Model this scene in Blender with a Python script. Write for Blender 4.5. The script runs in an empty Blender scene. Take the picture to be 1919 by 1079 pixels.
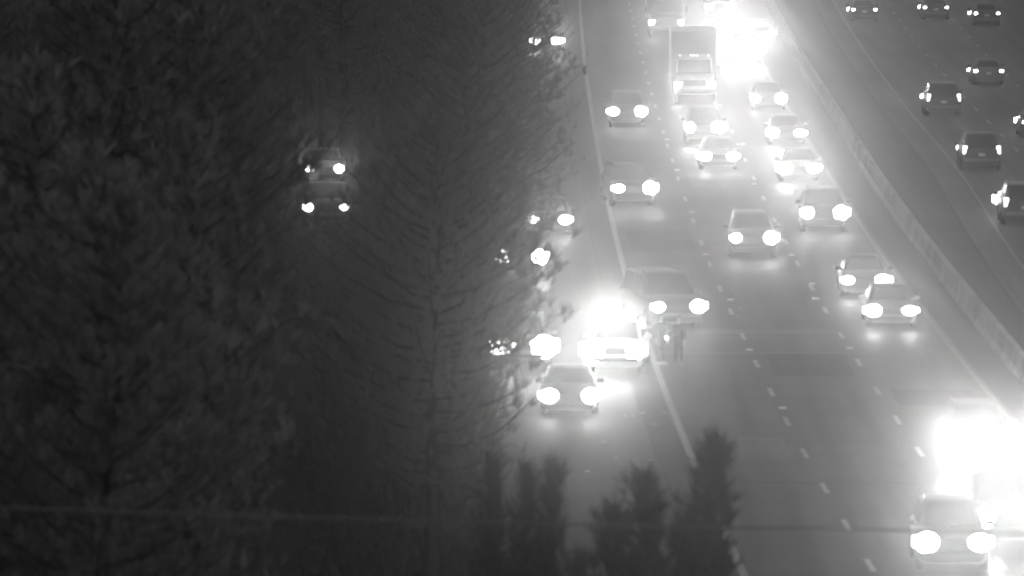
import bpy, bmesh, math, random
from mathutils import Vector, Matrix, noise
R = math.radians
scene = bpy.context.scene
COL = scene.collection

# ------------------------------------------------------------------ camera
F = 15300.0            # focal length in pixels of the 1919 wide frame
H = 24.2               # camera height above the pavement
PITCH = (539.5 + 632) / F
cam_d = bpy.data.cameras.new('camera')
cam = bpy.data.objects.new('camera', cam_d); COL.objects.link(cam)
cam_d.sensor_width = 36.0
cam_d.lens = 36.0 * F / 1919.0
cam_d.clip_start = 1.0; cam_d.clip_end = 6000
cam.location = (0, 0, H)
cam.rotation_euler = (math.pi / 2 - PITCH, 0, 0)
scene.camera = cam
cam_d.dof.use_dof = True          # the long lens is focused far down the road: near things go soft
cam_d.dof.focus_distance = 1500
APERTURE = 0.13
cam_d.dof.aperture_fstop = cam_d.lens / 1000 / APERTURE
cam_d.dof.aperture_blades = 4; cam_d.dof.aperture_rotation = R(45)

# ------------------------------------------------------------------ night sky, faint added fill lamp, exposure
world = bpy.data.worlds.new('World'); scene.world = world
world.use_nodes = True
wn = world.node_tree; wn.nodes.clear()
sky = wn.nodes.new('ShaderNodeTexSky'); sky.sky_type = 'NISHITA'; sky.sun_disc = False
sky.sun_elevation = R(4); sky.sun_rotation = R(150)
bw = wn.nodes.new('ShaderNodeRGBToBW')
bg = wn.nodes.new('ShaderNodeBackground'); bg.inputs['Strength'].default_value = 0.15
wo = wn.nodes.new('ShaderNodeOutputWorld')
wn.links.new(sky.outputs[0], bw.inputs[0]); wn.links.new(bw.outputs[0], bg.inputs[0]); wn.links.new(bg.outputs[0], wo.inputs[0])
sun_d = bpy.data.lights.new('added_fill_light', 'SUN'); sun_d.energy = 0.05; sun_d.angle = R(3)  # weak sun lamp added to give the trees soft variation
sun = bpy.data.objects.new('added_fill_light', sun_d); COL.objects.link(sun)
sun.rotation_euler = (R(50), 0, R(150))
vs = scene.view_settings
scene.display_settings.display_device = 'sRGB'
vs.view_transform = 'Standard'; vs.look = 'None'; vs.gamma = 1; vs.use_curve_mapping = False
vs.exposure = 0.12
cy = scene.cycles
cy.use_denoising = True
cy.max_bounces = 4; cy.volume_bounces = 0; cy.diffuse_bounces = 1; cy.glossy_bounces = 2
cy.transparent_max_bounces = 4; cy.transmission_bounces = 2
cy.caustics_reflective = False; cy.caustics_refractive = False
cy.sample_clamp_indirect = 4
HEAD = 56.0          # lamp power of an ordinary headlight

# ------------------------------------------------------------------ helpers
def at(px, py, z=0.0):
    """point of height z seen at pixel (px,py) of the photograph"""
    d = Vector(((px - 959.5) / F, (539.5 - py) / F, -1.0))
    d = cam.rotation_euler.to_matrix() @ d
    t = (z - H) / d.z
    return Vector((d.x * t, d.y * t, z))
def link(o, parent=None):
    COL.objects.link(o)
    if parent: o.parent = parent
    return o
def tag(o, label=None, cat=None, group=None, kind=None):
    if label: o['label'] = label
    if cat: o['category'] = cat
    if group: o['group'] = group
    if kind: o['kind'] = kind
    return o
def empty(name, loc=(0, 0, 0), rz=0):
    o = bpy.data.objects.new(name, None); o.empty_display_size = .3
    COL.objects.link(o); o.location = loc; o.rotation_euler = (0, 0, rz)
    return o
def build(name, bm, m, parent=None, smooth=False, normals=True):
    if normals: bmesh.ops.recalc_face_normals(bm, faces=bm.faces)
    me = bpy.data.meshes.new(name)
    bm.to_mesh(me); bm.free()
    me.materials.append(m)
    if smooth:
        for p in me.polygons: p.use_smooth = True
    return link(bpy.data.objects.new(name, me), parent)
def box(bm, c, s, bev=0, rot=None):
    r = bmesh.ops.create_cube(bm, size=1)
    vs_ = r['verts']
    M = Matrix.Translation(c) @ (rot.to_4x4() if rot else Matrix.Identity(4)) @ Matrix.Diagonal((s[0], s[1], s[2], 1))
    bmesh.ops.transform(bm, matrix=M, verts=vs_)
    if bev:
        es = list({e for v in vs_ for e in v.link_edges})
        bmesh.ops.bevel(bm, geom=es, offset=bev, segments=2, affect='EDGES', profile=.7)
def cyl(bm, c, r, d, axis='X', seg=20, r2=None):
    M = Matrix.Translation(c)
    if axis == 'X': M = M @ Matrix.Rotation(math.pi / 2, 4, 'Y')
    if axis == 'Y': M = M @ Matrix.Rotation(math.pi / 2, 4, 'X')
    bmesh.ops.create_cone(bm, cap_ends=True, segments=seg, radius1=r, radius2=r if r2 is None else r2, depth=d, matrix=M)
def tube(bm, pts, rad, seg=6):
    rings = []
    n = len(pts)
    for i, p in enumerate(pts):
        p = Vector(p)
        t = (Vector(pts[min(i + 1, n - 1)]) - Vector(pts[max(i - 1, 0)])).normalized()
        a = t.cross(Vector((0, 0, 1)))
        if a.length < .05: a = t.cross(Vector((1, 0, 0)))
        a.normalize(); b = t.cross(a)
        rr = rad[i] if isinstance(rad, (list, tuple)) else rad
        rings.append([bm.verts.new(p + (a * math.cos(k * 2 * math.pi / seg) + b * math.sin(k * 2 * math.pi / seg)) * rr) for k in range(seg)])
    for A, B in zip(rings, rings[1:]):
        for k in range(seg):
            bm.faces.new((A[k], A[(k + 1) % seg], B[(k + 1) % seg], B[k]))
    bm.faces.new(rings[0]); bm.faces.new(rings[-1])
def loft(bm, rings, cap=True):
    V = [[bm.verts.new(p) for p in r] for r in rings]
    n = len(V[0])
    for A, B in zip(V, V[1:]):
        for k in range(n):
            bm.faces.new((A[k], A[(k + 1) % n], B[(k + 1) % n], B[k]))
    if cap: bm.faces.new(V[0]); bm.faces.new(V[-1])
def lerp_table(tab, x):
    """smooth (Catmull-Rom style) interpolation of a table of pairs"""
    if x <= tab[0][0]:
        a, b = tab[0], tab[1]; return a[1] + (b[1] - a[1]) * (x - a[0]) / (b[0] - a[0])
    if x >= tab[-1][0]:
        a, b = tab[-2], tab[-1]; return b[1] + (b[1] - a[1]) * (x - b[0]) / (b[0] - a[0])
    for i in range(len(tab) - 1):
        if tab[i][0] <= x <= tab[i + 1][0]:
            x0, y0 = tab[i]; x1, y1 = tab[i + 1]
            h = x1 - x0
            m0 = (y1 - tab[i - 1][1]) / (x1 - tab[i - 1][0]) if i > 0 else (y1 - y0) / h
            m1 = (tab[i + 2][1] - y0) / (tab[i + 2][0] - x0) if i + 2 < len(tab) else (y1 - y0) / h
            t = (x - x0) / h
            return (2*t**3 - 3*t**2 + 1) * y0 + (t**3 - 2*t**2 + t) * h * m0 + (-2*t**3 + 3*t**2) * y1 + (t**3 - t**2) * h * m1

# ------------------------------------------------------------------ materials (the camera is monochrome: neutral greys)
def mat(name, v, rough=.6, metal=0, spec=.5, noise_amt=0, scale=4, emit=0, stretch=None, bump=0):
    m = bpy.data.materials.new(name); m.use_nodes = True
    nt = m.node_tree; b = nt.nodes['Principled BSDF']
    b.inputs['Base Color'].default_value = (v, v, v, 1)
    b.inputs['Roughness'].default_value = rough
    b.inputs['Metallic'].default_value = metal
    b.inputs['Specular IOR Level'].default_value = spec
    if noise_amt:
        tc = nt.nodes.new('ShaderNodeTexCoord'); mp = nt.nodes.new('ShaderNodeMapping')
        if stretch: mp.inputs['Scale'].default_value = stretch
        nz = nt.nodes.new('ShaderNodeTexNoise'); nz.inputs['Scale'].default_value = scale; nz.inputs['Detail'].default_value = 6
        nz.inputs['Roughness'].default_value = .65
        cr = nt.nodes.new('ShaderNodeValToRGB')
        lo, hi = v * (1 - noise_amt), v * (1 + noise_amt)
        cr.color_ramp.elements[0].position = .3; cr.color_ramp.elements[1].position = .7
        cr.color_ramp.elements[0].color = (lo, lo, lo, 1); cr.color_ramp.elements[1].color = (hi, hi, hi, 1)
        nt.links.new(tc.outputs['Object'], mp.inputs[0]); nt.links.new(mp.outputs[0], nz.inputs['Vector'])
        nt.links.new(nz.outputs['Fac'], cr.inputs[0]); nt.links.new(cr.outputs[0], b.inputs['Base Color'])
        if bump:
            bp = nt.nodes.new('ShaderNodeBump'); bp.inputs['Strength'].default_value = bump; bp.inputs['Distance'].default_value = .05
            nt.links.new(nz.outputs['Fac'], bp.inputs['Height']); nt.links.new(bp.outputs[0], b.inputs['Normal'])
    if emit:
        b.inputs['Emission Color'].default_value = (1, 1, 1, 1); b.inputs['Emission Strength'].default_value = emit
    return m
def asphalt(name, v, rough=.62):
    """worn asphalt: wheel-track streaks, patches, fine aggregate"""
    m = bpy.data.materials.new(name); m.use_nodes = True
    nt = m.node_tree; b = nt.nodes['Principled BSDF']; L = nt.links.new
    tc = nt.nodes.new('ShaderNodeTexCoord')
    def nz(scale, st, det=5):
        mp = nt.nodes.new('ShaderNodeMapping'); mp.inputs['Scale'].default_value = st
        n = nt.nodes.new('ShaderNodeTexNoise'); n.inputs['Scale'].default_value = scale; n.inputs['Detail'].default_value = det
        L(tc.outputs['Object'], mp.inputs[0]); L(mp.outputs[0], n.inputs['Vector']); return n.outputs['Fac']
    def mul(a, k, add):
        n = nt.nodes.new('ShaderNodeMath'); n.operation = 'MULTIPLY_ADD'; L(a, n.inputs[0]); n.inputs[1].default_value = k; n.inputs[2].default_value = add; return n.outputs[0]
    def prod(a, c):
        n = nt.nodes.new('ShaderNodeMath'); n.operation = 'MULTIPLY'; L(a, n.inputs[0]); L(c, n.inputs[1]); return n.outputs[0]
    a = mul(nz(1.1, (1, .02, 1)), 2.6, -.3)       # streaks along the lanes
    c = mul(nz(.09, (1.5, .5, 1), 4), 2.0, 0.0)   # broad patches
    d = mul(nz(9, (1, .35, 1), 3), .9, .55)      # aggregate
    e = mul(nz(.6, (.25, 1, 1), 6), .7, .65)     # blotches
    t = mul(prod(prod(a, c), prod(d, e)), v, 0)
    cmb = nt.nodes.new('ShaderNodeCombineColor')
    for i in range(3): L(t, cmb.inputs[i])
    L(cmb.outputs[0], b.inputs['Base Color'])
    b.inputs['Roughness'].default_value = rough
    b.inputs['Specular IOR Level'].default_value = .35
    return m
M_ROAD = asphalt('asphalt_main', .08)
M_SHOULDER = asphalt('asphalt_shoulder', .06, .75)
M_CONC_PATCH = asphalt('asphalt_pale_patch', .11)
M_RAMP = asphalt('asphalt_ramp', .055)
M_GRASS = mat('grass', .06, .95, spec=.1, noise_amt=.5, scale=.6)
M_JOINT = mat('joint', .035, .8, noise_amt=.3, scale=3)
M_CONC_STRIP = mat('concrete_strip', .17, .7, noise_amt=.35, scale=1.5)
M_PAINT_W = mat('road_paint', .40, .55, noise_amt=.5, scale=3)
M_PAINT_OLD = mat('road_paint_worn', .17, .6, noise_amt=.5, scale=2)
M_BARRIER = mat('barrier_concrete', .42, .8, noise_amt=.3, scale=.35, bump=.2)
M_NEEDLE = [mat('pine_needles_a', .12, .7, spec=.2, noise_amt=.35, scale=.7), mat('pine_needles_b', .15, .7, spec=.2, noise_amt=.35, scale=.7), mat('pine_needles_c', .10, .7, spec=.2, noise_amt=.35, scale=.7)]
M_BARK = mat('bark', .04, .9, spec=.1, noise_amt=.5, scale=3, stretch=(1, 1, .3))
M_SHRUB = mat('shrub_leaves', .06, .75, spec=.2, noise_amt=.4, scale=1)
M_GLASS = mat('car_glass', .012, .12, spec=.35)
M_TYRE = mat('tyre_rubber', .02, .8, noise_amt=.2, scale=8)
M_RIM = mat('alloy_rim', .35, .3, metal=.9)
M_TRIM = mat('dark_trim', .02, .5)
M_CHROME = mat('chrome', .5, .2, metal=1)
M_PLATE = mat('licence_plate', .55, .5, noise_amt=.25, scale=20)
M_LAMP = mat('headlamp_lit', .8, .3, emit=17)
M_TAIL = mat('tail_lamp_lit', .5, .3, emit=9)
M_TAIL_DIM = mat('tail_lamp_dim', .5, .3, emit=3)
M_MARKER = mat('marker_lamp_lit', .6, .3, emit=3)
M_STROBE = mat('strobe_lit', .8, .3, emit=20)
M_REFL = mat('reflector', .85, .25, spec=1)
M_CARGO = mat('cargo_box', .32, .5, noise_amt=.15, scale=.8)
PAINTS = {k: mat('car_paint_' + k, v, .3, metal=0, spec=.4) for k, v in dict(black=.01, dark=.018, grey=.05, silver=.14, white=.5).items()}
M_CLOTH = mat('dark_cloth', .01, .9, spec=.1, noise_amt=.3, scale=10)
M_COAT = mat('coat_cloth', .015, .9, spec=.1, noise_amt=.3, scale=10)
M_SKIN = mat('skin', .25, .6)
M_HAIR = mat('hair', .02, .6)
M_SHOE_W = mat('pale_shoe', .6, .5)
M_CABLE = mat('cable_sheath', .075, .5)

# ------------------------------------------------------------------ road geometry
EDGE = [(150, 7.4), (190, 6.7), (225, 5.95), (249, 5.45), (280, 4.95), (320, 4.50), (360, 4.32), (397, 4.28), (461, 4.32), (520, 4.5), (585, 4.85), (700, 5.9), (1000, 9.5)]
def edge(y): return lerp_table(EDGE, y)               # white edge line of the near carriageway
EDGE2 = [(150, 20.8), (225, 20.4), (300, 20.35), (338, 20.6), (388, 21.3), (450, 21.5), (520, 22.1), (585, 23.0), (700, 24.8), (1000, 30)]
def edge2(y): return lerp_table(EDGE2, y)             # left edge line of the far carriageway
BARR = [(150, 18.2), (225, 17.75), (280, 17.3), (320, 17.0), (370, 16.9), (430, 17.15), (500, 17.5), (575, 18.15), (700, 19.8), (1000, 25)]
def barr(y): return lerp_table(BARR, y)
def ribbon(bm, fl, fr, y0, y1, z, step=5.0):
    n = max(1, int((y1 - y0) / step)); prev = None
    for i in range(n + 1):
        y = y0 + (y1 - y0) * i / n
        a = bm.verts.new((fl(y), y, z)); b = bm.verts.new((fr(y), y, z))
        if prev: bm.faces.new((prev[0], prev[1], b, a))
        prev = (a, b)
def strct(name, bm, m):
    return tag(build(name, bm, m, normals=False), kind='structure')
Y0, Y1 = 20, 1400
bm = bmesh.new(); bmesh.ops.create_grid(bm, x_segments=1, y_segments=1, size=1, matrix=Matrix.Translation((0, 1350, -.03)) @ Matrix.Diagonal((1400, 1500, 1, 1)))
strct('ground', bm, M_GRASS)
bm = bmesh.new(); ribbon(bm, lambda y: edge(y) - 6.7, lambda y: edge(y) - 1.05, Y0, Y1, .0); strct('ramp_road', bm, M_RAMP)
bm = bmesh.new(); ribbon(bm, lambda y: edge(y) - 1.0, lambda y: edge(y) - .16, Y0, Y1, .0); strct('shoulder', bm, M_SHOULDER)
bm = bmesh.new(); ribbon(bm, lambda y: edge(y) - 1.05, lambda y: edge(y) - 1.0, Y0, Y1, -.004); strct('pavement_seam', bm, M_JOINT)
bm = bmesh.new(); ribbon(bm, lambda y: edge(y) - .16, lambda y: edge(y) + 10.9, Y0, Y1, .0); strct('highway_road', bm, M_ROAD)
bm = bmesh.new(); ribbon(bm, lambda y: edge(y) + 10.9, lambda y: barr(y) - .1, Y0, Y1, .0); strct('median_shoulder', bm, asphalt('asphalt_median', .03, .8))
bm = bmesh.new(); ribbon(bm, lambda y: barr(y) - .1, lambda y: edge2(y) - 1.45, Y0, Y1, .0); strct('median_shoulder', bm, M_SHOULDER)
bm = bmesh.new(); ribbon(bm, lambda y: edge2(y) - 1.45, lambda y: edge2(y) - 1.33, Y0, Y1, .0); strct('pavement_seam', bm, M_JOINT)
bm = bmesh.new(); ribbon(bm, lambda y: edge2(y) - 1.33, lambda y: edge2(y) + 20, Y0, Y1, .0); strct('far_carriageway_road', bm, asphalt('asphalt_far', .125))
# markings
bm = bmesh.new()
ribbon(bm, lambda y: edge(y) - .09, lambda y: edge(y) + .12, Y0, Y1, .004, 3)
strct('edge_line', bm, M_PAINT_W)
bm = bmesh.new()
ribbon(bm, lambda y: edge(y) + 10.62, lambda y: edge(y) + 10.76, Y0, Y1, .004, 3)
strct('median_edge_line', bm, M_PAINT_OLD)
bm = bmesh.new()
ribbon(bm, lambda y: edge2(y) - .06, lambda y: edge2(y) + .06, Y0, Y1, .004, 3)
strct('far_edge_line', bm, mat('road_paint_mid', .3, .55, noise_amt=.4, scale=1.5))
bm = bmesh.new()
ys1 = [301, 335, 373, 414, 455, 496, 541, 584, 631, 682, 735, 790, 850, 915, 985, 1060]
D1 = [at(960, y).y for y in ys1]
d = D1[0]
while d < 900: d += 12.2; D1.append(d)
d = min(D1)
while d > 60: d -= 12.2; D1.append(d)
for D in D1:
    ribbon(bm, lambda y: edge(y) + 3.52 - .08, lambda y: edge(y) + 3.52 + .08, D - 1.4, D + 1.6, .004, 3)
    ribbon(bm, lambda y: edge(y) + 7.08 - .08, lambda y: edge(y) + 7.08 + .08, D - 0.9, D + 2.1, .004, 3)
for k in range(60):
    D = 120 + k * 12.2 + 5
    ribbon(bm, lambda y: edge2(y) + 3.7 - .08, lambda y: edge2(y) + 3.7 + .08, D - 1.5, D + 1.5, .004, 3)
    ribbon(bm, lambda y: edge2(y) + 7.35 - .08, lambda y: edge2(y) + 7.35 + .08, D - 1.5, D + 1.5, .004, 3)
strct('lane_marking', bm, M_PAINT_W)
# transverse concrete strips across the lanes
for ya, yb in ((617, 626), (632, 634), (660, 662)):
    a, b = at(960, yb).y, at(960, ya).y
    bm = bmesh.new(); ribbon(bm, lambda y: edge(y) + .5, lambda y: edge(y) + 7.0, a, b, .003, 2)
    strct('concrete_joint', bm, M_CONC_STRIP)
bm = bmesh.new()
for yc in (270, 372, 455, 668, 905):
    D = at(960, yc).y
    ribbon(bm, lambda y: edge(y) + .2, lambda y: edge(y) + 10.5, D - .12, D + .12, .002, 1)
strct('pavement_crack', bm, M_JOINT)

# old repairs: darker and paler rectangles laid into the lanes
for yc, u0, u1, ln, m_ in ((705, 4.0, 6.7, 9, M_SHOULDER), (860, .6, 3.1, 7, M_CONC_PATCH), (470, .5, 3.2, 12, M_SHOULDER), (760, 7.5, 10.2, 6, M_SHOULDER), (560, 7.4, 10.3, 14, M_CONC_PATCH), (905, 7.6, 10.0, 5, M_SHOULDER), (350, 4.0, 6.8, 10, M_CONC_PATCH)):
    D = at(960, yc).y
    bm = bmesh.new(); ribbon(bm, lambda y: edge(y) + u0, lambda y: edge(y) + u1, D, D + ln, .002, 3)
    strct('asphalt_patch', bm, m_)

# median barrier: one long cast wall with the stepped safety profile
bm = bmesh.new()
prof = [(-.26, 0), (-.26, .08), (-.18, .26), (-.10, .80), (.10, .80), (.18, .26), (.26, .08), (.26, 0)]
rings = []
y = 60
while y < 1300:
    for q in (y, y + .07): rings.append([(barr(q) + a, q, b) for a, b in prof])
    y += 6.1
loft(bm, rings)
for f in bm.faces:                                       # dark open joints between the castings
    ys_ = [v.co.y for v in f.verts]
    if max(ys_) - min(ys_) < .2: f.material_index = 1
o = build('median_barrier', bm, M_BARRIER)
o.data.materials.append(M_JOINT)
tag(o, 'pale concrete median barrier running diagonally between the two carriageways', 'barrier')

# ------------------------------------------------------------------ vehicles
def ring_body(y, zt, hw, zb, crown=.03):
    s = [(0, zb), (hw * .86, zb), (hw * .97, zb + .1), (hw, zb + (zt - zb) * .45), (hw * .985, zt - .14), (hw * .93, zt - .04), (hw * .8, zt), (hw * .4, zt + crown * .8), (0, zt + crown)]
    return [(x, y, z) for x, z in s] + [(-x, y, z) for x, z in s[-2:0:-1]]
def panel(bm, q, inset=.06, off=.008):
    """a pane laid just proud of the quad q (4 points, counter-clockwise from outside)"""
    q = [Vector(p) for p in q]; c = sum(q, Vector()) / 4
    n = (q[1] - q[0]).cross(q[3] - q[0]).normalized()
    if n.dot(c - Vector((0, .3, .8))) < 0: n = -n
    pts = [p + (c - p).normalized() * inset * 1.4 for p in q]
    out = [bm.verts.new(p + n * off) for p in pts]; inn = [bm.verts.new(p - n * .01) for p in pts]
    bm.faces.new(out)
    for k in range(4): bm.faces.new((out[k], out[(k + 1) % 4], inn[(k + 1) % 4], inn[k]))
SPECS = {
 # stations y, z_top, half width, z_bottom ; cabin: base front, roof front, roof rear, base rear, belt z, roof z, base half width, roof half width
 'sedan': dict(L=4.75, st=[(-2.37, .58, .66, .32), (-2.33, .70, .80, .22), (-2.1, .76, .88, .19), (-1.5, .86, .91, .18), (-.95, .94, .92, .18), (0, .96, .92, .18), (1.3, .98, .92, .18), (1.8, 1.02, .90, .19), (2.2, 1.0, .86, .22), (2.36, .92, .78, .30)],
               cab=(-1.0, -.2, 1.0, 1.85, .93, 1.45, .80, .60), hl=(.66, -2.34, .66, .50, .36), wb=(-1.42, 1.38), wr=.33, tl=(.66, 2.30, .84, .30, .14)),
 'suv': dict(L=4.85, st=[(-2.42, .72, .70, .40), (-2.38, .92, .84, .30), (-2.15, 1.02, .92, .26), (-1.5, 1.10, .95, .25), (-.95, 1.14, .96, .25), (0, 1.14, .96, .25), (1.6, 1.16, .96, .25), (2.2, 1.16, .93, .27), (2.42, 1.05, .86, .38)],
             cab=(-1.05, -.40, 1.75, 2.30, 1.12, 1.76, .86, .70), hl=(.70, -2.38, .84, .50, .40), wb=(-1.45, 1.45), wr=.38, tl=(.80, 2.36, 1.02, .16, .32)),
 'van': dict(L=5.2, st=[(-2.60, .74, .78, .40), (-2.56, .96, .90, .30), (-2.3, 1.08, .97, .26), (-1.7, 1.18, 1.0, .25), (-1.2, 1.22, 1.0, .25), (0, 1.22, 1.0, .25), (1.8, 1.22, 1.0, .25), (2.4, 1.22, .98, .27), (2.6, 1.1, .92, .38)],
             cab=(-1.35, -.55, 2.2, 2.5, 1.18, 1.98, .92, .80), hl=(.74, -2.56, .86, .48, .40), wb=(-1.6, 1.55), wr=.38, tl=(.86, 2.53, 1.1, .14, .36)),
 'pickup': dict(L=5.7, st=[(-2.86, .80, .80, .45), (-2.82, 1.02, .92, .36), (-2.6, 1.10, .97, .32), (-1.9, 1.16, .99, .32), (-1.3, 1.18, .99, .32), (0, 1.18, .99, .32), (.65, 1.18, .99, .32), (.70, 1.12, .99, .32), (2.6, 1.12, .99, .32), (2.82, 1.10, .97, .38)],
                cab=(-1.35, -.75, .35, .62, 1.15, 1.84, .88, .74), hl=(.76, -2.84, .92, .48, .40), wb=(-1.8, 1.75), wr=.41, tl=(.86, 2.80, 1.0, .14, .30)),
}
def beam(parent, loc, power, front=True, cone=42, size=.09, tilt=0.5):
    l = bpy.data.lights.new('lamp_beam', 'SPOT'); l.energy = power; l.spot_size = R(cone); l.spot_blend = 1.0; l.shadow_soft_size = size
    o = bpy.data.objects.new('lamp_beam', l); link(o, parent)
    o.location = loc
    o.rotation_euler = (R(90 - tilt), 0, R(180 if front else 0))   # a spot looks down its own -Z
    return o
def wheels(root, S, hw):
    for yy in S['wb']:
        for sx in (-1, 1):
            b = bmesh.new(); r = S['wr']
            M = Matrix.Translation((sx * (hw - .10), yy, r))
            prof = [(r * .62, -.11), (r * .93, -.115), (r, -.08), (r, .08), (r * .93, .115), (r * .62, .11)]
            rg = [[M @ Vector((a, rr * math.cos(t), rr * math.sin(t))) for rr, a in prof] for t in [k * 2 * math.pi / 24 for k in range(24)]]
            V = [[b.verts.new(p) for p in q] for q in rg]
            for i in range(24):
                A, B = V[i], V[(i + 1) % 24]
                for k in range(6): b.faces.new((A[k], A[(k + 1) % 6], B[(k + 1) % 6], B[k]))
            w = build('wheel', b, M_TYRE, root, True)
            b = bmesh.new()
            cyl(b, M @ Vector((sx * .02, 0, 0)), r * .22, .16, seg=12)
            for k in range(5):
                t = k * 2 * math.pi / 5
                c = M @ Vector((sx * .06, r * .36 * math.cos(t), r * .36 * math.sin(t)))
                box(b, c, (.03, r * .16, r * .62), 0, Matrix.Rotation(t - math.pi / 2, 3, 'X'))
            cyl(b, M @ Vector((0, 0, 0)), r * .63, .06, seg=20)
            build('rim', b, M_RIM, w)
def make_car(kind):
    S = SPECS[kind]; root = empty(kind if kind != 'suv' else 'sport_utility_car')
    b = bmesh.new()
    loft(b, [ring_body(*s) for s in S['st']])
    y0, y1, y2, y3, zb, zr, wb_, wr_ = S['cab']
    zb2 = zb - .06
    # painted pillars and roof
    def cring(z, ya, yb, w, rr=.12):
        return [(-w, ya + rr, z), (-w + rr, ya, z), (w - rr, ya, z), (w, ya + rr, z), (w, yb - rr, z), (w - rr, yb, z), (-w + rr, yb, z), (-w, yb - rr, z)]
    zs = zr - .07
    f = (zs - zb2) / (zr - zb2)
    loft(b, [cring(zb2, y0, y3, wb_), cring(zs, y0 + (y1 - y0) * f, y3 + (y2 - y3) * f, wb_ + (wr_ - wb_) * f),
             cring(zr - .015, y1 + .06, y2 - .06, wr_ - .06), cring(zr + .015, y1 + .35, y2 - .3, wr_ - .25)])
    if kind == 'pickup':        # open cargo bed: raised rails and tailgate
        box(b, (-.93, 1.75, 1.17), (.10, 2.1, .12), .02); box(b, (.93, 1.75, 1.17), (.10, 2.1, .12), .02); box(b, (0, 2.76, 1.17), (1.9, .08, .12), .02)
    body = build('body', b, PAINTS['dark'], root, True)
    me = body.data
    try:
        me.set_sharp_from_angle(angle=R(38))
    except Exception: pass
    # panes
    w1 = wb_ + (wr_ - wb_) * f; ya = y0 + (y1 - y0) * f; yb = y3 + (y2 - y3) * f
    b = bmesh.new(); panel(b, [(-wb_ + .06, y0, zb2 + .05), (wb_ - .06, y0, zb2 + .05), (w1 - .05, ya, zs), (-w1 + .05, ya, zs)], .05, .012); build('windshield', b, M_GLASS, root)
    b = bmesh.new(); panel(b, [(wb_ - .06, y3, zb2 + .05), (-wb_ + .06, y3, zb2 + .05), (-w1 + .05, yb, zs), (w1 - .05, yb, zs)], .06, .012); build('rear_window', b, M_GLASS, root)
    for sx in (-1, 1):
        mid0 = (y0 + y3) / 2; 
        for (a0, a1, c0, c1) in ((y0 + .16, ya + .12, mid0 - .04, mid0 - .04), (mid0 + .04, mid0 + .04, y3 - .2, yb - .14)):
            b = bmesh.new(); panel(b, [(sx * wb_, a0, zb2 + .09), (sx * wb_, c0, zb2 + .09), (sx * w1, c1, zs), (sx * w1, a1, zs)], .03, .012); build('side_window', b, M_GLASS, root)
    if kind in ('suv', 'van'):  # chrome rails added to catch light from behind along the roof edge
        for sx in (-1, 1):
            b = bmesh.new(); xr = sx * (wr_ - .05)
            tube(b, [(xr, y1 + .15, zr - .02), (xr, y1 + .3, zr + .055), (xr, y2 - .25, zr + .055), (xr, y2 - .1, zr - .02)], .022, 6)
            build('added_glint_rail', b, M_CHROME, root)
    hx, hy, hz, hwid, hh = S['hl']
    for sx in (-1, 1):
        b = bmesh.new(); bmesh.ops.create_uvsphere(b, u_segments=16, v_segments=10, radius=.5, matrix=Matrix.Diagonal((hwid, .22, hh, 1))); box(b, (sx * hwid * .22, .05, hh * .05), (hwid * .75, .10, hh * .55), .04)
        h = build('headlight', b, M_LAMP, root, True); h.location = (sx * hx, hy, hz)
        tx, ty, tz, tw, th = S['tl']
        b = bmesh.new(); box(b, (0, 0, 0), (tw, .12, th), .05, Matrix.Rotation(R(8 * sx), 3, 'Z')); h = build('tail_light', b, M_TRIM, root); h.location = (sx * tx, ty, tz)
        b = bmesh.new(); box(b, (sx * (wb_ + .20), y0 + .28, zb + .09), (.22, .10, .15), .03); box(b, (sx * (wb_ + .06), y0 + .26, zb + .03), (.12, .05, .05)); build('side_mirror', b, PAINTS['dark'], root)
    yf = S['st'][0][0]; yr = S['st'][-1][0]
    b = bmesh.new(); box(b, (0, yf, hz - .02), (hx * 1.15, .05, .20), .02)
    for k in range(4): box(b, (0, yf - .028, hz - .09 + k * .047), (hx * 1.08, .02, .012))
    build('grille', b, M_TRIM, root)
    b = bmesh.new(); box(b, (0, yf - .01, hz - .30), (hx * 2.2, .14, .13), .04); build('front_bumper', b, PAINTS['silver'] if kind in ('pickup', 'van') else PAINTS['dark'], root)
    b = bmesh.new(); box(b, (0, yr + .01, S['st'][-1][3] + .16), (hx * 2.3, .14, .16), .04); build('rear_bumper', b, PAINTS['silver'], root)
    b = bmesh.new(); box(b, (0, yr + .075 if kind == 'pickup' else yr + .03, .80 if kind != 'sedan' else .72), (.31, .02, .16)); build('licence_plate', b, M_PLATE, root)
    wheels(root, S, S['st'][4][2])
    return root
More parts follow.
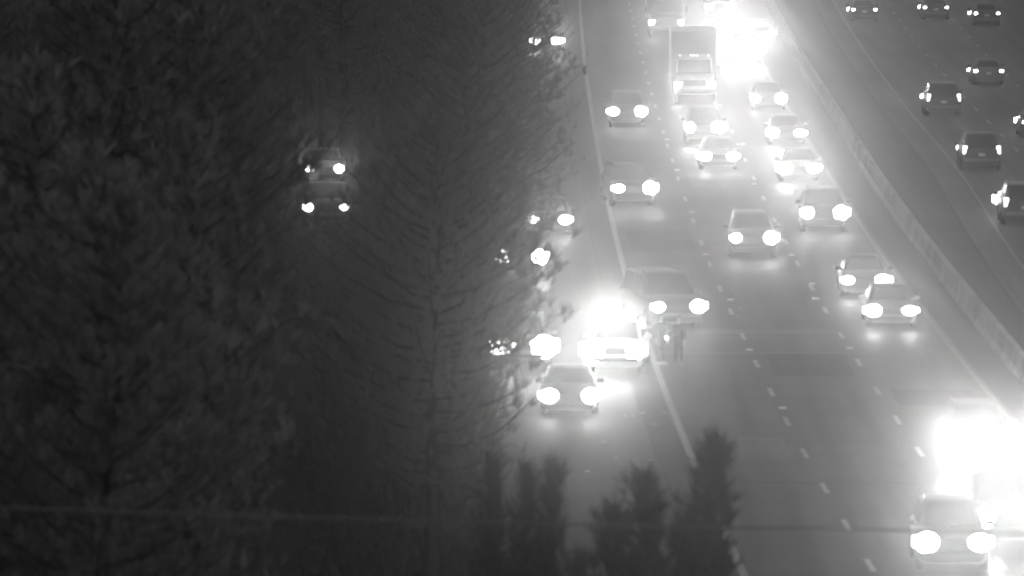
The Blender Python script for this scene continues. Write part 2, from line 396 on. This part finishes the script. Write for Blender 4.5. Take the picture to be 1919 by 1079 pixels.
def make_truck():
    root = empty('box_truck')
    b = bmesh.new()
    loft(b, [ring_body(*s) for s in [(-4.2, 1.0, .85, .55), (-4.14, 1.25, 1.0, .45), (-3.8, 1.42, 1.08, .42), (-3.2, 1.55, 1.1, .42), (-2.2, 1.6, 1.12, .42), (-1.7, 1.6, 1.12, .42)]])
    def q(z, ya, yb, w): return [(-w, ya, z), (w, ya, z), (w, yb, z), (-w, yb, z)]
    loft(b, [q(1.5, -3.1, -1.7, 1.05), q(2.35, -2.7, -1.7, .98), q(2.52, -2.4, -1.72, .88)])
    build('body', b, PAINTS['white'], root)
    b = bmesh.new(); panel(b, [(-1.0, -3.08, 1.55), (1.0, -3.08, 1.55), (.95, -2.7, 2.33), (-.95, -2.7, 2.33)], .06, .015); build('windshield', b, M_GLASS, root)
    for sx in (-1, 1):
        b = bmesh.new(); panel(b, [(sx * 1.05, -2.95, 1.6), (sx * 1.05, -1.85, 1.6), (sx * .98, -1.85, 2.3), (sx * .98, -2.62, 2.3)], .05, .015); build('side_window', b, M_GLASS, root)
        b = bmesh.new(); box(b, (sx * .92, -4.12, .95), (.40, .16, .32), .06); build('headlight', b, M_LAMP, root)
        b = bmesh.new(); box(b, (sx * 1.32, -2.85, 1.75), (.14, .12, .45), .03); box(b, (sx * 1.16, -2.8, 1.75), (.28, .03, .03)); build('side_mirror', b, M_TRIM, root)
        b = bmesh.new(); box(b, (sx * 1.05, 4.22, .9), (.12, .05, .25), .01); build('tail_light', b, M_TRIM, root)
    b = bmesh.new(); box(b, (0, .0 + 1.35, 2.45), (2.5, 5.7, 2.75), .04)
    for k in range(9): box(b, (0, -1.2 + k * .64, 3.835), (2.46, .04, .02))
    build('cargo_box', b, M_CARGO, root)
    b = bmesh.new(); box(b, (0, 1.3, .85), (.9, 5.6, .25)); build('chassis_frame', b, M_TRIM, root)
    b = bmesh.new(); box(b, (0, -4.2, .62), (2.2, .16, .25), .05); build('front_bumper', b, M_CHROME, root)
    b = bmesh.new(); box(b, (0, -4.2, 1.08), (1.2, .05, .34), .03)
    for k in range(5): box(b, (0, -4.23, .95 + k * .065), (1.14, .02, .015))
    build('grille', b, M_TRIM, root)
    for x in (-.78, -.17, 0, .17, .78):
        b = bmesh.new(); box(b, (x, -2.46, 2.53), (.09, .10, .07), .015); build('marker_light', b, M_MARKER, root)
    S = dict(wb=(-3.1, 2.5), wr=.48); wheels(root, S, 1.12)
    return root
PROTO = {k: make_car(k) for k in SPECS}
PROTO['truck'] = make_truck()
USED = set()
RL = random.Random(77)
M_LAMP_DIM = mat('headlamp_dim', .8, .3, emit=8)
def copy_tree(o, parent=None):
    c = o.copy(); COL.objects.link(c); c.parent = parent
    for ch in list(o.children): copy_tree(ch, c)
    return c
def set_mat(o, m):
    o.material_slots[0].link = 'OBJECT'; o.material_slots[0].material = m
LEN = {k: SPECS[k]['L'] for k in SPECS}; LEN['truck'] = 8.5
def place(kind, px, py, label, paint='dark', yaw=0.0, power=1.0, away=False, group=None, left=1.0, right=1.0, tail=M_TAIL, tpow=.02, lens=None, lamp=None):
    """kind of vehicle whose lamps show at pixel (px,py)"""
    S = SPECS.get(kind)
    if kind in USED: root = copy_tree(PROTO[kind])
    else: root = PROTO[kind]; USED.add(kind)
    hz = (S['hl'][2] if S else .95) if not away else (S['tl'][2] if S else .9)
    p = at(px, py, hz)
    L = LEN[kind] / 2
    rz = R(yaw) + (math.pi if away else 0)
    fx, fy = math.sin(R(yaw)), -math.cos(R(yaw))       # towards the camera end
    root.location = (p.x - fx * L, p.y - fy * L, 0)
    root.rotation_euler = (0, 0, rz)
    tag(root, label, {'sedan': 'car', 'suv': 'car', 'van': 'van', 'pickup': 'pickup', 'truck': 'truck'}[kind], group or ('vehicles driving away' if away else 'vehicles coming down the highway'))
    for ch in root.children:
        n = ch.name.split('.')[0]
        if n in ('body', 'side_mirror'): set_mat(ch, PAINTS[paint])
        if n == 'headlight':
            set_mat(ch, lamp or M_LAMP)
            if S:
                k = (lens or 1.0) * 1.12 * RL.uniform(.88, 1.25); ch.scale = (k * RL.uniform(.82, 1.15), 1.15, k * RL.uniform(.85, 1.3))
        if n == 'tail_light' and away and S: ch.scale = (1.35, 1.1, 1.3)
        if n == 'tail_light': set_mat(ch, tail if away else M_TRIM)
    if S: hx, hy, hzz = S['hl'][0], S['hl'][1] - .20, S['hl'][2]; tx, ty, tz = S['tl'][0], S['tl'][1] + .1, S['tl'][2]
    else: hx, hy, hzz = .92, -4.24, .95; tx, ty, tz = 1.05, 4.28, .9
    for sx, k in ((-1, left), (1, right)):
        if power * k > 0: beam(root, (sx * hx, hy, hzz), HEAD * power * k)
        if away: beam(root, (sx * tx, ty, tz), HEAD * tpow, front=False, cone=120, tilt=0)
    return root

V = [
 ('sedan', 1068, 742, 'dark sedan on the ramp pavement nearest the camera, just before the emergency car', dict(paint='grey', power=1.3)),
 ('suv', 1175, 209, 'dark car alone in the left lane beyond the jutting tree branch', dict(paint='dark', power=.8)),
 ('suv', 1189, 353, 'dark car in the left lane over the white edge line, turned slightly', dict(paint='black', power=.9, yaw=7)),
 ('van', 1272, 575, 'large dark van steering out around the emergency car and the people', dict(paint='black', power=.3, yaw=13)),
 ('suv', 1412, 446, 'dark boxy car in the second lane with a bright line of light along its roof', dict(paint='dark', power=.8)),
 ('suv', 1545, 399, 'dark car in the third lane next to the median shoulder, midway down the barrier', dict(paint='dark', power=1)),
 ('sedan', 1622, 525, 'dark car with half its nose hidden by the silver sedan in front', dict(paint='dark', power=.8)),
 ('sedan', 1671, 582, 'silver sedan tucked in front of another car beside the median shoulder', dict(paint='silver', power=.9)),
 ('sedan', 1498, 315, 'car with two large round glares just above the third lane dashes', dict(paint='grey', power=5)),
 ('sedan', 1474, 249, 'car in the third lane right behind the one with large round glares', dict(paint='grey', power=2.5)),
 ('sedan', 1440, 185, 'small dark car in the third lane below the brightest cluster of lights', dict(paint='dark', power=.7)),
 ('sedan', 1347, 293, 'pale sedan in the second lane close in front of a glaring car', dict(paint='silver', power=.9)),
 ('suv', 1320, 239, 'glaring car between the box truck and the pale sedan', dict(paint='grey', power=5.5)),
 ('truck', 1302, 160, 'tall pale box truck with five small marker lights on its cab roof', dict(paint='white', power=4.5)),
 ('truck', 1249, 42, 'dark box truck far up the road, ahead and left of the one with marker lights', dict(paint='dark', power=.8)),
 ('sedan', 1024, 76, 'car far up the ramp at the top edge of the trees', dict(paint='dark', power=3, lens=1.2)),
 ('suv', 1398, 97, 'car with the widest glare in the cluster at the top of the highway', dict(paint='grey', power=10, lens=1.5)),
 ('sedan', 1375, 50, 'car at the left of the glaring cluster, behind the widest glare', dict(paint='grey', power=6)),
 ('suv', 1350, 13, 'car at the very top edge of the picture in the second lane', dict(paint='grey', power=6)),
 ('sedan', 1425, 62, 'car in the right lane of the glaring cluster at the top', dict(paint='grey', power=5)),
 ('suv', 978, 482, 'car half hidden behind the wood edge with one strong headlight', dict(paint='dark', power=3, left=.4, lens=1.2)),
 ('sedan', 1030, 412, 'car on the ramp mostly covered by pine branches', dict(paint='dark', power=.35)),
 ('suv', 980, 650, 'car on the ramp behind bare twigs beside the emergency car', dict(paint='silver', power=3, lens=1.4)),
 ('pickup', 611, 388, 'pickup seen through a gap deep in the dark wood', dict(paint='dark', power=.02, lamp=M_LAMP_DIM, lens=.7)),
 ('sedan', 608, 316, 'distant car behind the pickup in the dark wood', dict(paint='dark', power=.01, lamp=M_LAMP_DIM, lens=.7)),
 ('suv', 1834, 825, 'car with a huge white glare in the right lane near the lower right corner', dict(paint='dark', power=15)),
 ('suv', 1787, 1017, 'dark boxy car at the lower right edge with light along its roof rim', dict(paint='dark', power=1.5, right=2)),
 ('van', 1895, 972, 'car cut by the right edge of the picture behind a burst of glare', dict(paint='dark', power=10)),
]
for kind, px, py, lab, kw in V: place(kind, px, py, lab, **kw)
W = [
 ('sedan', 1620, 18, 'car at the top edge nearest the barrier on the far carriageway', dict(tpow=.012)),
 ('sedan', 1754, 14, 'car at the top edge in the middle lane of the far carriageway, braking', dict(tpow=.05)),
 ('sedan', 1850, 25, 'car at the top right with a bright left tail light', dict(tpow=.045)),
 ('sedan', 1853, 133, 'silver car driving away with wide tail lights and a pale bumper', dict(paint='silver', tpow=.025)),
 ('suv', 1769, 183, 'dark car driving away just right of the thin white line', dict(paint='dark', tpow=.01, tail=M_TAIL_DIM)),
 ('suv', 1840, 281, 'dark car driving away below the other one, with a bright plate', dict(paint='dark', tpow=.012, tail=M_TAIL_DIM)),
 ('suv', 1921, 379, 'dark car cut by the right edge with one tail light showing', dict(paint='dark', tpow=.01, tail=M_TAIL_DIM)),
 ('sedan', 1947, 229, 'car almost wholly outside the right edge of the picture', dict(paint='dark', tpow=.01, tail=M_TAIL_DIM)),
]
for kind, px, py, lab, kw in W: place(kind, px, py, lab, away=True, power=.4, **kw)

# emergency car with its light bar
em = place('suv', 1152, 657, 'emergency car on the shoulder with every lamp and roof light bar blazing', paint='white', power=8, right=.4, yaw=-4, lens=1.3)
em['category'] = 'emergency car'
b = bmesh.new(); box(b, (0, .1, 1.83), (1.2, .30, .05), .01); lb = build('light_bar', b, M_TRIM, em)
for k in range(6):
    b = bmesh.new(); box(b, (-.5 + k * .2, .1, 1.90), (.18, .26, .10), .02); build('strobe', b, M_STROBE, lb)
for x in (-.5, -.2, .1): beam(em, (x, -.08, 1.9), HEAD * 4, cone=110, tilt=0)
for x in (-.5, .5):
    b = bmesh.new(); box(b, (x, -2.46, .62), (.16, .05, .08), .01); build('grille_strobe', b, M_STROBE, em)

# ------------------------------------------------------------------ people
def skin_obj(name, pts, edges, m, parent, sub=2):
    """pts: (x,y,z,rx,ry)"""
    me = bpy.data.meshes.new(name)
    me.from_pydata([p[:3] for p in pts], edges, []); me.materials.append(m)
    o = link(bpy.data.objects.new(name, me), parent)
    md = o.modifiers.new('skin', 'SKIN'); md.use_smooth_shade = True
    for i, p in enumerate(pts):
        sv = me.skin_vertices[0].data[i]; sv.radius = (p[3], p[4] if len(p) > 4 else p[3]); sv.use_root = (i == 0)
    if sub: s = o.modifiers.new('sub', 'SUBSURF'); s.levels = sub; s.render_levels = sub
    return o
def person(loc, rz, label, height, coat, bulky=False, pose='stand', shoe=None):
    root = empty('person', loc, rz); tag(root, label, 'person', 'people standing by the stopped car')
    k = height / 1.75
    P = [];E = []
    def v(x, y, z, r, ry=None, frm=None):
        P.append((x * k, y * k, z * k, r * k, (ry or r) * k)); i = len(P) - 1
        if frm is not None: E.append((frm, i))
        return i
    pel = v(0, 0, .95, .15, .11); wa = v(0, 0, 1.10, .13, .10, pel); ch = v(0, 0, 1.30, .17, .12, wa); sh = v(0, 0, 1.42, .13, .09, ch)
    n0 = v(0, 0, 1.485, .05, None, sh); nk = v(0, -.01, 1.535, .046, None, n0); h1 = v(0, -.03, 1.59, .056, .07, nk); h2 = v(0, -.02, 1.665, .074, .092, h1); v(0, -.005, 1.72, .062, .078, h2)
    legs = []; arms = []
    for sx in (-1, 1):
        hip = v(sx * .09, 0, .88, .095, None, pel); kn = v(sx * .11, -.02, .48, .062, None, hip); an = v(sx * .12, .03, .09, .042, None, kn)
        v(sx * .13, -.13, .035, .035, None, an); legs.append((hip, kn, an))
        s_ = v(sx * .19, 0, 1.40, .062, None, sh)
        if pose == 'light' and sx == -1: el = v(sx * .25, -.05, 1.14, .045, None, s_); wr = v(sx * .23, -.26, 1.02, .030, None, el); dr = Vector((0, -1, -.15))
        else: el = v(sx * .26, .03, 1.13, .045, None, s_); wr = v(sx * .27, -.06, .90, .030, None, el); dr = Vector((0, -.2, -1))
        dr.normalize(); w = Vector(P[wr][:3]) / k
        c = w + dr * .07; pa = v(*c, .038, .020, wr); arms.append((s_, el, wr, c + dr * .03))
        for f_ in range(4):
            ln = (.075, .085, .08, .062)[f_]; side = Vector((0, 1, 0)) if abs(dr.y) < .5 else Vector((0, 0, 1))
            a = c + dr * .035 + side * (-.03 + f_ * .02); b1 = a + dr * ln * .5 + Vector((-sx * .008, 0, 0)); b2 = b1 + dr * ln * .45 + Vector((-sx * .02, 0, 0))
            i1 = v(*a, .010, None, pa); i2 = v(*b1, .009, None, i1); v(*b2, .007, None, i2)
        side = Vector((0, -1, 0)) if abs(dr.y) < .5 else Vector((0, 0, 1))
        t1 = c + side * .03 - dr * .01; t2 = t1 + side * .025 + dr * .035; i1 = v(*t1, .012, None, pa); v(*t2, .009, None, i1)
    body = skin_obj('body', P, E, M_SKIN, root)
    for sx in (-1, 1):
        b = bmesh.new(); bmesh.ops.create_uvsphere(b, u_segments=10, v_segments=6, radius=.013 * k, matrix=Matrix.Translation(Vector((sx * .028, -.100, 1.665)) * k)); build('eye', b, M_HAIR, root, True)
        b = bmesh.new(); bmesh.ops.create_uvsphere(b, u_segments=10, v_segments=6, radius=1, matrix=Matrix.Translation(Vector((sx * .076, .0, 1.65)) * k) @ Matrix.Diagonal((.010 * k, .02 * k, .032 * k, 1))); build('ear', b, M_SKIN, root, True)
    b = bmesh.new(); bmesh.ops.create_cone(b, cap_ends=True, segments=8, radius1=.017 * k, radius2=.008 * k, depth=.05 * k, matrix=Matrix.Translation(Vector((0, -.116, 1.64)) * k)); build('nose', b, M_SKIN, root, True)
    b = bmesh.new(); box(b, Vector((0, -.098, 1.598)) * k, (.045 * k, .012, .008 * k)); build('mouth', b, M_HAIR, root)
    b = bmesh.new(); bmesh.ops.create_uvsphere(b, u_segments=14, v_segments=10, radius=1, matrix=Matrix.Translation(Vector((0, .008, 1.69)) * k) @ Matrix.Diagonal((.090 * k, .110 * k, .098 * k, 1)))
    bmesh.ops.delete(b, geom=[q for q in b.verts if q.co.y < -.035 * k and q.co.z < 1.73 * k or q.co.z < 1.62 * k], context='VERTS')
    build('hair', b, M_HAIR, root, True)
    g = .045 if bulky else .02
    lo = .55 if bulky else .78
    pts = [(0, 0, .98 * k, (.165 + g) * k, (.125 + g) * k), (0, 0, 1.13 * k, (.16 + g) * k, (.118 + g) * k), (0, 0, 1.30 * k, (.175 + g) * k, (.125 + g) * k), (0, 0, 1.43 * k, (.12 + g) * k, (.085 + g) * k), (0, -.005 * k, 1.49 * k, .062 * k, .062 * k), (0, 0, lo * k, (.17 + g) * k, (.13 + g) * k)]
    ed = [(0, 1), (1, 2), (2, 3), (3, 4), (0, 5)]
    for s_, el, wr, _ in arms:
        i = len(pts)
        for j, r in ((s_, .072), (el, .058), (wr, .045)): pts.append((*P[j][:3], (r + g * .7) * k, (r + g * .7) * k))
        ed += [(3, i), (i, i + 1), (i + 1, i + 2)]
    skin_obj('jacket', pts, ed, coat, root)
    pts = [(0, 0, .96 * k, .13 * k, .10 * k)]; ed = []
    for hip, kn, an in legs:
        i = len(pts)
        for j, r in ((hip, .108), (kn, .078), (an, .062)): pts.append((*P[j][:3], r * k, r * k))
        ed += [(0, i), (i, i + 1), (i + 1, i + 2)]
    skin_obj('trousers', pts, ed, M_CLOTH, root)
    for sx in (-1, 1):
        b = bmesh.new(); box(b, (sx * .13 * k, -.06 * k, .045 * k), (.11 * k, .29 * k, .09 * k), .03); build('shoe', b, shoe or M_TRIM, root, True)
    return root, arms, k
p = at(1272, 684)
pr, arms, k = person((p.x, p.y, 0), R(-35), 'slim dark figure standing in the lane with a small bright hand lamp', 1.68, M_CLOTH, pose='light')
pr2_p = at(1238, 684)
person((pr2_p.x, pr2_p.y + .25, 0), R(40), 'bulky dark coated figure in pale shoes beside the emergency car', 1.72, M_COAT, bulky=True, shoe=M_SHOE_W)
hand = Matrix.Rotation(R(-35), 3, 'Z') @ (arms[0][3] * k)
b = bmesh.new(); cyl(b, (0, 0, 0), .022, .16, 'Y', 12)
fl = build('torch_body', b, M_TRIM)
fl_root = empty('hand_torch', (p.x + hand.x, p.y + hand.y, hand.z), R(-35)); fl.parent = fl_root
tag(fl_root, 'small bright torch held by the slim figure', 'torch')
b = bmesh.new(); cyl(b, (0, -.10, 0), .05, .05, 'Y', 14, .03); build('torch_lens', b, M_STROBE, fl_root)
beam(fl_root, (0, -.15, 0), HEAD * .03, cone=90)

# ------------------------------------------------------------------ small things on the pavement
def marker(px, py, label='small raised lane reflector between two painted dashes', grp='raised lane reflectors'):
    p = at(px, py)
    global MK
    if MK is None:
        b = bmesh.new(); q = [(-.06, -.05, 0), (.06, -.05, 0), (.06, .05, 0), (-.06, .05, 0)]
        loft(b, [q, [(x * .7, y * .4, .022) for x, y, z in q]])
        MK = build('lane_reflector', b, M_REFL); o = MK
    else:
        o = MK.copy(); COL.objects.link(o)
    o.location = (p.x, p.y, .004); o.scale = (2.2, 5, 2.2)
    tag(o, label, 'reflector', grp)
MK = None
for px, py in ((1269, 319), (1296, 398), (1323, 477), (1369, 562), (1405, 656), (1467, 765), (1463, 450), (1484, 478), (1522, 532), (1529, 560), (1592, 653), (1413, 345), (1392, 270), (1250, 262)):
    marker(px, py)
rnd = random.Random(5)
DB = None
for px, py, s in ((1205, 776, 1.6), (1246, 775, 1.0), (1130, 830, 1.2), (1155, 860, 1.2), (1101, 885, 1.3), (1219, 863, 1.2), (1187, 781, .8), (1172, 780, .8), (1228, 796, .7), (1373, 545, .8), (1387, 578, .9), (1384, 594, .7)):
    p = at(px, py)
    if DB is None:
        b = bmesh.new(); bmesh.ops.create_icosphere(b, subdivisions=1, radius=.06)
        for q in b.verts: q.co *= rnd.uniform(.6, 1.3); q.co.z *= .25
        DB = build('road_debris', b, M_REFL); o = DB
    else: o = DB.copy(); COL.objects.link(o)
    o.location = (p.x, p.y, .03 * s); o.scale = (s, s * 1.5, s); o.rotation_euler = (0, 0, rnd.uniform(0, 6))
    tag(o, 'small pale fragment of debris lying on the pavement', 'debris', 'debris scattered on the pavement')

# ------------------------------------------------------------------ trees
def tuft(bm, c, up, s, rnd, n=13):
    """a shoot of long needles"""
    up = up.normalized()
    a = up.orthogonal().normalized(); b = up.cross(a)
    for i in range(n):
        t = rnd.uniform(0, 2 * math.pi); sp = rnd.uniform(.15, 1.1)
        d = (up + (a * math.cos(t) + b * math.sin(t)) * sp).normalized()
        base = c + up * rnd.uniform(-.25, .15) * s
        tip = base + d * s * rnd.uniform(.7, 1.15)
        w = d.cross(Vector((rnd.uniform(-1, 1), rnd.uniform(-1, 1), rnd.uniform(-1, 1)))).normalized() * s * .055
        v = [bm.verts.new(base - w), bm.verts.new(base + w), bm.verts.new(tip + w * .3), bm.verts.new(tip - w * .3)]
        bm.faces.new(v)
def make_pine(seed, Ht, R0, base, dens=1.0, tsize=.34):
    rnd = random.Random(seed)
    root = empty('pine_tree')
    tb = bmesh.new(); cb = bmesh.new()
    bend = [Vector((0, 0, -.2))]
    for i in range(1, 9):
        bend.append(Vector((math.sin(i * .7 + seed) * .10 * i / 4, math.cos(i * .5 + seed) * .10 * i / 4, Ht * i / 8)))
    tube(tb, bend, [.24 * (1 - i / 9.2) * Ht / 16 + .02 for i in range(9)], 8)
    def trunk(z):
        t = max(0, min(7.999, z / Ht * 8)); i = int(t); return bend[i].lerp(bend[i + 1], t - i)
    nl = int(84 * dens)
    for i in range(nl):
        u = (i + rnd.random()) / nl
        z = base + (Ht - base) * u ** .9
        ang = i * 2.4 + rnd.uniform(-.5, .5)
        prof = math.sin(min(1, (1 - u) * 1.25 + .08) * math.pi / 2) * (0.55 + .45 * min(1, u * 3))
        ln = R0 * prof * rnd.uniform(.65, 1.15)
        p0 = trunk(z); dr = Vector((math.cos(ang), math.sin(ang), .10 + .5 * u))
        pts = [p0 + dr * ln * t + Vector((0, 0, .22 * ln * t * t - .08 * ln * math.sin(t * 3))) for t in (0, .35, .7, 1)]
        tube(tb, pts, [.055, .04, .025, .012], 5)
        nt_ = max(4, int(ln * 7))
        for j in range(nt_):
            t = .12 + .88 * (j + rnd.random()) / nt_
            k_ = min(2, int(t * 3)); c = pts[k_].lerp(pts[k_ + 1], t * 3 - k_)
            off = Vector((rnd.gauss(0, 1), rnd.gauss(0, 1), rnd.gauss(0, .6))) * .28 * (.3 + ln * .22)
            c2 = c + off
            if rnd.random() < .3: tube(tb, [c, c2], [.012, .006], 3)
            tuft(cb, c2, Vector((off.x + dr.x * .4, off.y + dr.y * .4, 1.1 + rnd.uniform(-.3, .6))), tsize * rnd.uniform(.7, 1.25), rnd)
    for j in range(8): tuft(cb, bend[-1] + Vector((rnd.uniform(-.15, .15), rnd.uniform(-.15, .15), rnd.uniform(-.5, .15))), Vector((0, 0, 1)), tsize * 1.2, rnd, 16)
    build('trunk', tb, M_BARK, root, True)
    build('crown', cb, M_NEEDLE[seed % 3], root, normals=False)
    return root
def make_bare(seed, Ht):
    rnd = random.Random(seed)
    root = empty('bare_tree'); tb = bmesh.new(); wb = bmesh.new()
    def grow(bm, p, d, ln, r, lev):
        n = 4; pts = [p]; q = p.copy()
        for i in range(n):
            d = (d + Vector((rnd.gauss(0, .12), rnd.gauss(0, .12), .05))).normalized(); q = q + d * ln / n; pts.append(q.copy())
        tube(bm, pts, [r * (1 - .55 * i / n) for i in range(n + 1)], 6 if lev < 2 else 3)
        if lev >= 4: return
        for i in range(7 if lev == 0 else 4):
            t = rnd.uniform(.3, 1) * n; j = min(n - 1, int(t)); s = pts[j].lerp(pts[j + 1], t - j)
            ax = Vector((rnd.gauss(0, 1), rnd.gauss(0, 1), rnd.gauss(0, .4))).normalized()
            grow(wb, s, (d * .7 + ax * .8 + Vector((0, 0, .25))).normalized(), ln * rnd.uniform(.38, .6), r * .42, lev + 1)
    grow(tb, Vector((0, 0, -.2)), Vector((0, 0, 1)), Ht * .75, .14, 0)
    build('trunk', tb, M_BARK, root, True); build('branches', wb, M_BARK, root)
    return root
PINES = [make_pine(1, 16, 3.4, 4.5), make_pine(2, 16, 3.0, 3.0), make_pine(3, 16, 3.8, 5.5, 1.1), make_pine(4, 16, 3.3, 2.0, 1.2)]
YOUNG = [make_pine(7, 12, .95, 3, 1.3, .30), make_pine(8, 12, 1.15, 2.5, 1.3, .30)]
for y_ in YOUNG:
    for c_ in y_.children:
        if c_.name.startswith('crown'): c_.data.materials[0] = mat('young_needles', .045, .7, spec=.2, noise_amt=.3, scale=.7)
BARE = [make_bare(11, 13), make_bare(12, 11)]
TUSED = set()
RL = random.Random(77)
M_LAMP_DIM = mat('headlamp_dim', .8, .3, emit=8)
def tree(proto, x, y, s, rz, label, grp, sxy=1.0):
    o = proto if proto.name not in TUSED else copy_tree(proto); TUSED.add(proto.name)
    o.location = (x, y, 0); o.scale = (s * sxy, s * sxy, s); o.rotation_euler = (0, 0, rz)
    tag(o, label, 'tree', grp); return o
def X(px, D): return (px - 959.5) / F * D
G1 = 'trees along the edge of the wood'
# proto, pixel column of the trunk, distance, scale, turn, label
EDGE_TREES = [
 (PINES[2], 812, 192, .82, 0.3, 'pine whose branches reach over the ramp beside the stopped car'),
 (PINES[1], 848, 213, .70, 4.4, 'shorter dense pine pressed against the tree over the stopped car'),
 (PINES[3], 905, 262, .86, 1.9, 'pine at the wood edge behind the stopped car glare'),
 (PINES[1], 880, 236, .80, 2.9, 'pine in the wood edge left of the parked twiggy trees'),
 (PINES[2], 905, 285, .84, 4.1, 'pine at the wood edge below the jutting clump'),
 (PINES[3], 975, 322, .80, 2.2, 'leafy pine whose clump juts furthest over the road near the top'),
 (PINES[3], 860, 330, .95, 5.0, 'tall pine behind the jutting clump'),
 (PINES[0], 830, 345, .95, 3.3, 'tall pine beside the upper ramp'),
]
for pr_, px, D, s, rz, lab in EDGE_TREES: tree(pr_, X(px, D), D, s, rz, lab, G1)
G2 = 'young pines at the lower edge'
for i, (px, D, s, lab) in enumerate([
  (1338, 124, 1.01, 'young pine top standing furthest right against the traffic lanes'),
  (1222, 125, .96, 'young pine top just left of the rightmost one'),
  (1290, 121, .93, 'low young pine between the two rightmost tops'),
  (1150, 124, .93, 'low young pine top in front of the lit ramp pavement'),
  (1036, 128, .95, 'young pine with a spiky leader against the lit ramp pavement'),
  (980, 128, .945, 'young pine with twin shoots left of the spiky leader'),
  (1085, 120, .90, 'low young pine right of the spiky leader'),
  (1262, 120, .885, 'low dark pine crown filling the gap beside the rightmost top'),
  (1190, 121, .885, 'low dark pine crown left of the second top'),
  (1335, 118, .87, 'low dark pine crown at the foot of the rightmost top'),
  (920, 125, .975, 'young pine at the left end of the lit ramp pavement')]):
    tree(YOUNG[i % 2], X(px, D), D, s, i * 1.3, lab, G2, .62 if px < 1100 else 1.0)
G3 = 'bare trees in the wood edge'
for i, (px, D, s, lab) in enumerate([(925, 235, .6, 'bare twiggy tree in front of the car behind the twigs'), (958, 400, .8, 'bare slender tree at the top beside the far ramp car'), (935, 410, 1.0, 'bare tall tree left of the far ramp car'), (880, 225, .6, 'bare tree at the lower wood edge')]):
    tree(BARE[i % 2], X(px, D), D, s, i * 2.1, lab, G3)
# the unlit wood: individuals nothing tells apart
rnd = random.Random(21)
placed = []
n = 0; tries = 0
sight = [(611, 388), (608, 316)]
while n < 120 and tries < 6000:
    tries += 1
    D = rnd.uniform(125, 560)
    px = rnd.uniform(-120, 800)
    x = X(px, D)
    if any((x - a) ** 2 + (D - b) ** 2 < 3.6 ** 2 for a, b in placed): continue
    ok = True
    for sx, sy in sight:
        if D < at(sx, sy, .8).y + 6 and abs(px - sx) < 42 + 3.4 * F / D * .7:
            # only a low tree may stand under the sight line
            zl = H - (sy + 632) / F * D
            if zl < 17 : ok = False
    if not ok: continue
    placed.append((x, D)); n += 1
    s = rnd.uniform(.8, 1.12)
    tree(rnd.choice(PINES), x, D, s, rnd.uniform(0, 6.28), 'dark pine standing inside the unlit wood left of the highway', 'pines of the unlit wood')
# understorey
def make_shrub(seed):
    rnd = random.Random(seed); b = bmesh.new(); root = empty('shrub')
    for i in range(260):
        v = Vector((rnd.gauss(0, .9), rnd.gauss(0, .9), abs(rnd.gauss(0, .9)) + .1))
        tuft(b, v, Vector((v.x * .3, v.y * .3, 1)), .35, rnd, 8)
    build('foliage', b, M_SHRUB, root, normals=False)
    b = bmesh.new()
    for i in range(9): tube(b, [(0, 0, -.1), (rnd.gauss(0, .3), rnd.gauss(0, .3), .8), (rnd.gauss(0, .8), rnd.gauss(0, .8), 1.6)], [.04, .03, .01], 4)
    build('stems', b, M_BARK, root); return root
SH = [make_shrub(31), make_shrub(32)]
for i in range(46):
    D = 150 + i * 8.6 + rnd.uniform(-2, 2)
    x = edge(D) - 6.9 - rnd.uniform(1.0, 4.0)
    o = SH[i] if i < 2 else copy_tree(SH[i % 2]); o.location = (x, D, 0); s = rnd.uniform(.8, 1.5); o.scale = (s, s, s); o.rotation_euler = (0, 0, rnd.uniform(0, 6))
    tag(o, 'low dark shrub at the foot of the wood beside the ramp', 'shrub', 'shrubs beside the ramp')

# ------------------------------------------------------------------ overhead cable
b = bmesh.new()
D = 110.0; pts = []
for i in range(61):
    px = -700 + i * 55
    py = 957 + (px / 1919) * 46 - ((px - 960) / 960) ** 2 * 6
    z = H - math.tan(math.atan((py - 539.5) / F) + PITCH) * D
    pts.append((X(px, D), D, z))
tube(b, pts, .020, 6)
tag(build('overhead_cable', b, M_CABLE, None, True), 'thin overhead cable crossing the whole picture near its bottom', 'cable')

# ------------------------------------------------------------------ haze
b = bmesh.new(); box(b, (0, 1350, 29), (2900, 3100, 62))
mh = bpy.data.materials.new('haze'); mh.use_nodes = True
nt = mh.node_tree; nt.nodes.clear()
out = nt.nodes.new('ShaderNodeOutputMaterial'); pv = nt.nodes.new('ShaderNodeVolumePrincipled')
pv.inputs['Color'].default_value = (.9, .9, .9, 1); pv.inputs['Density'].default_value = .0011; pv.inputs['Anisotropy'].default_value = .985
nt.links.new(pv.outputs[0], out.inputs['Volume'])
tag(build('haze', b, mh), kind='stuff')
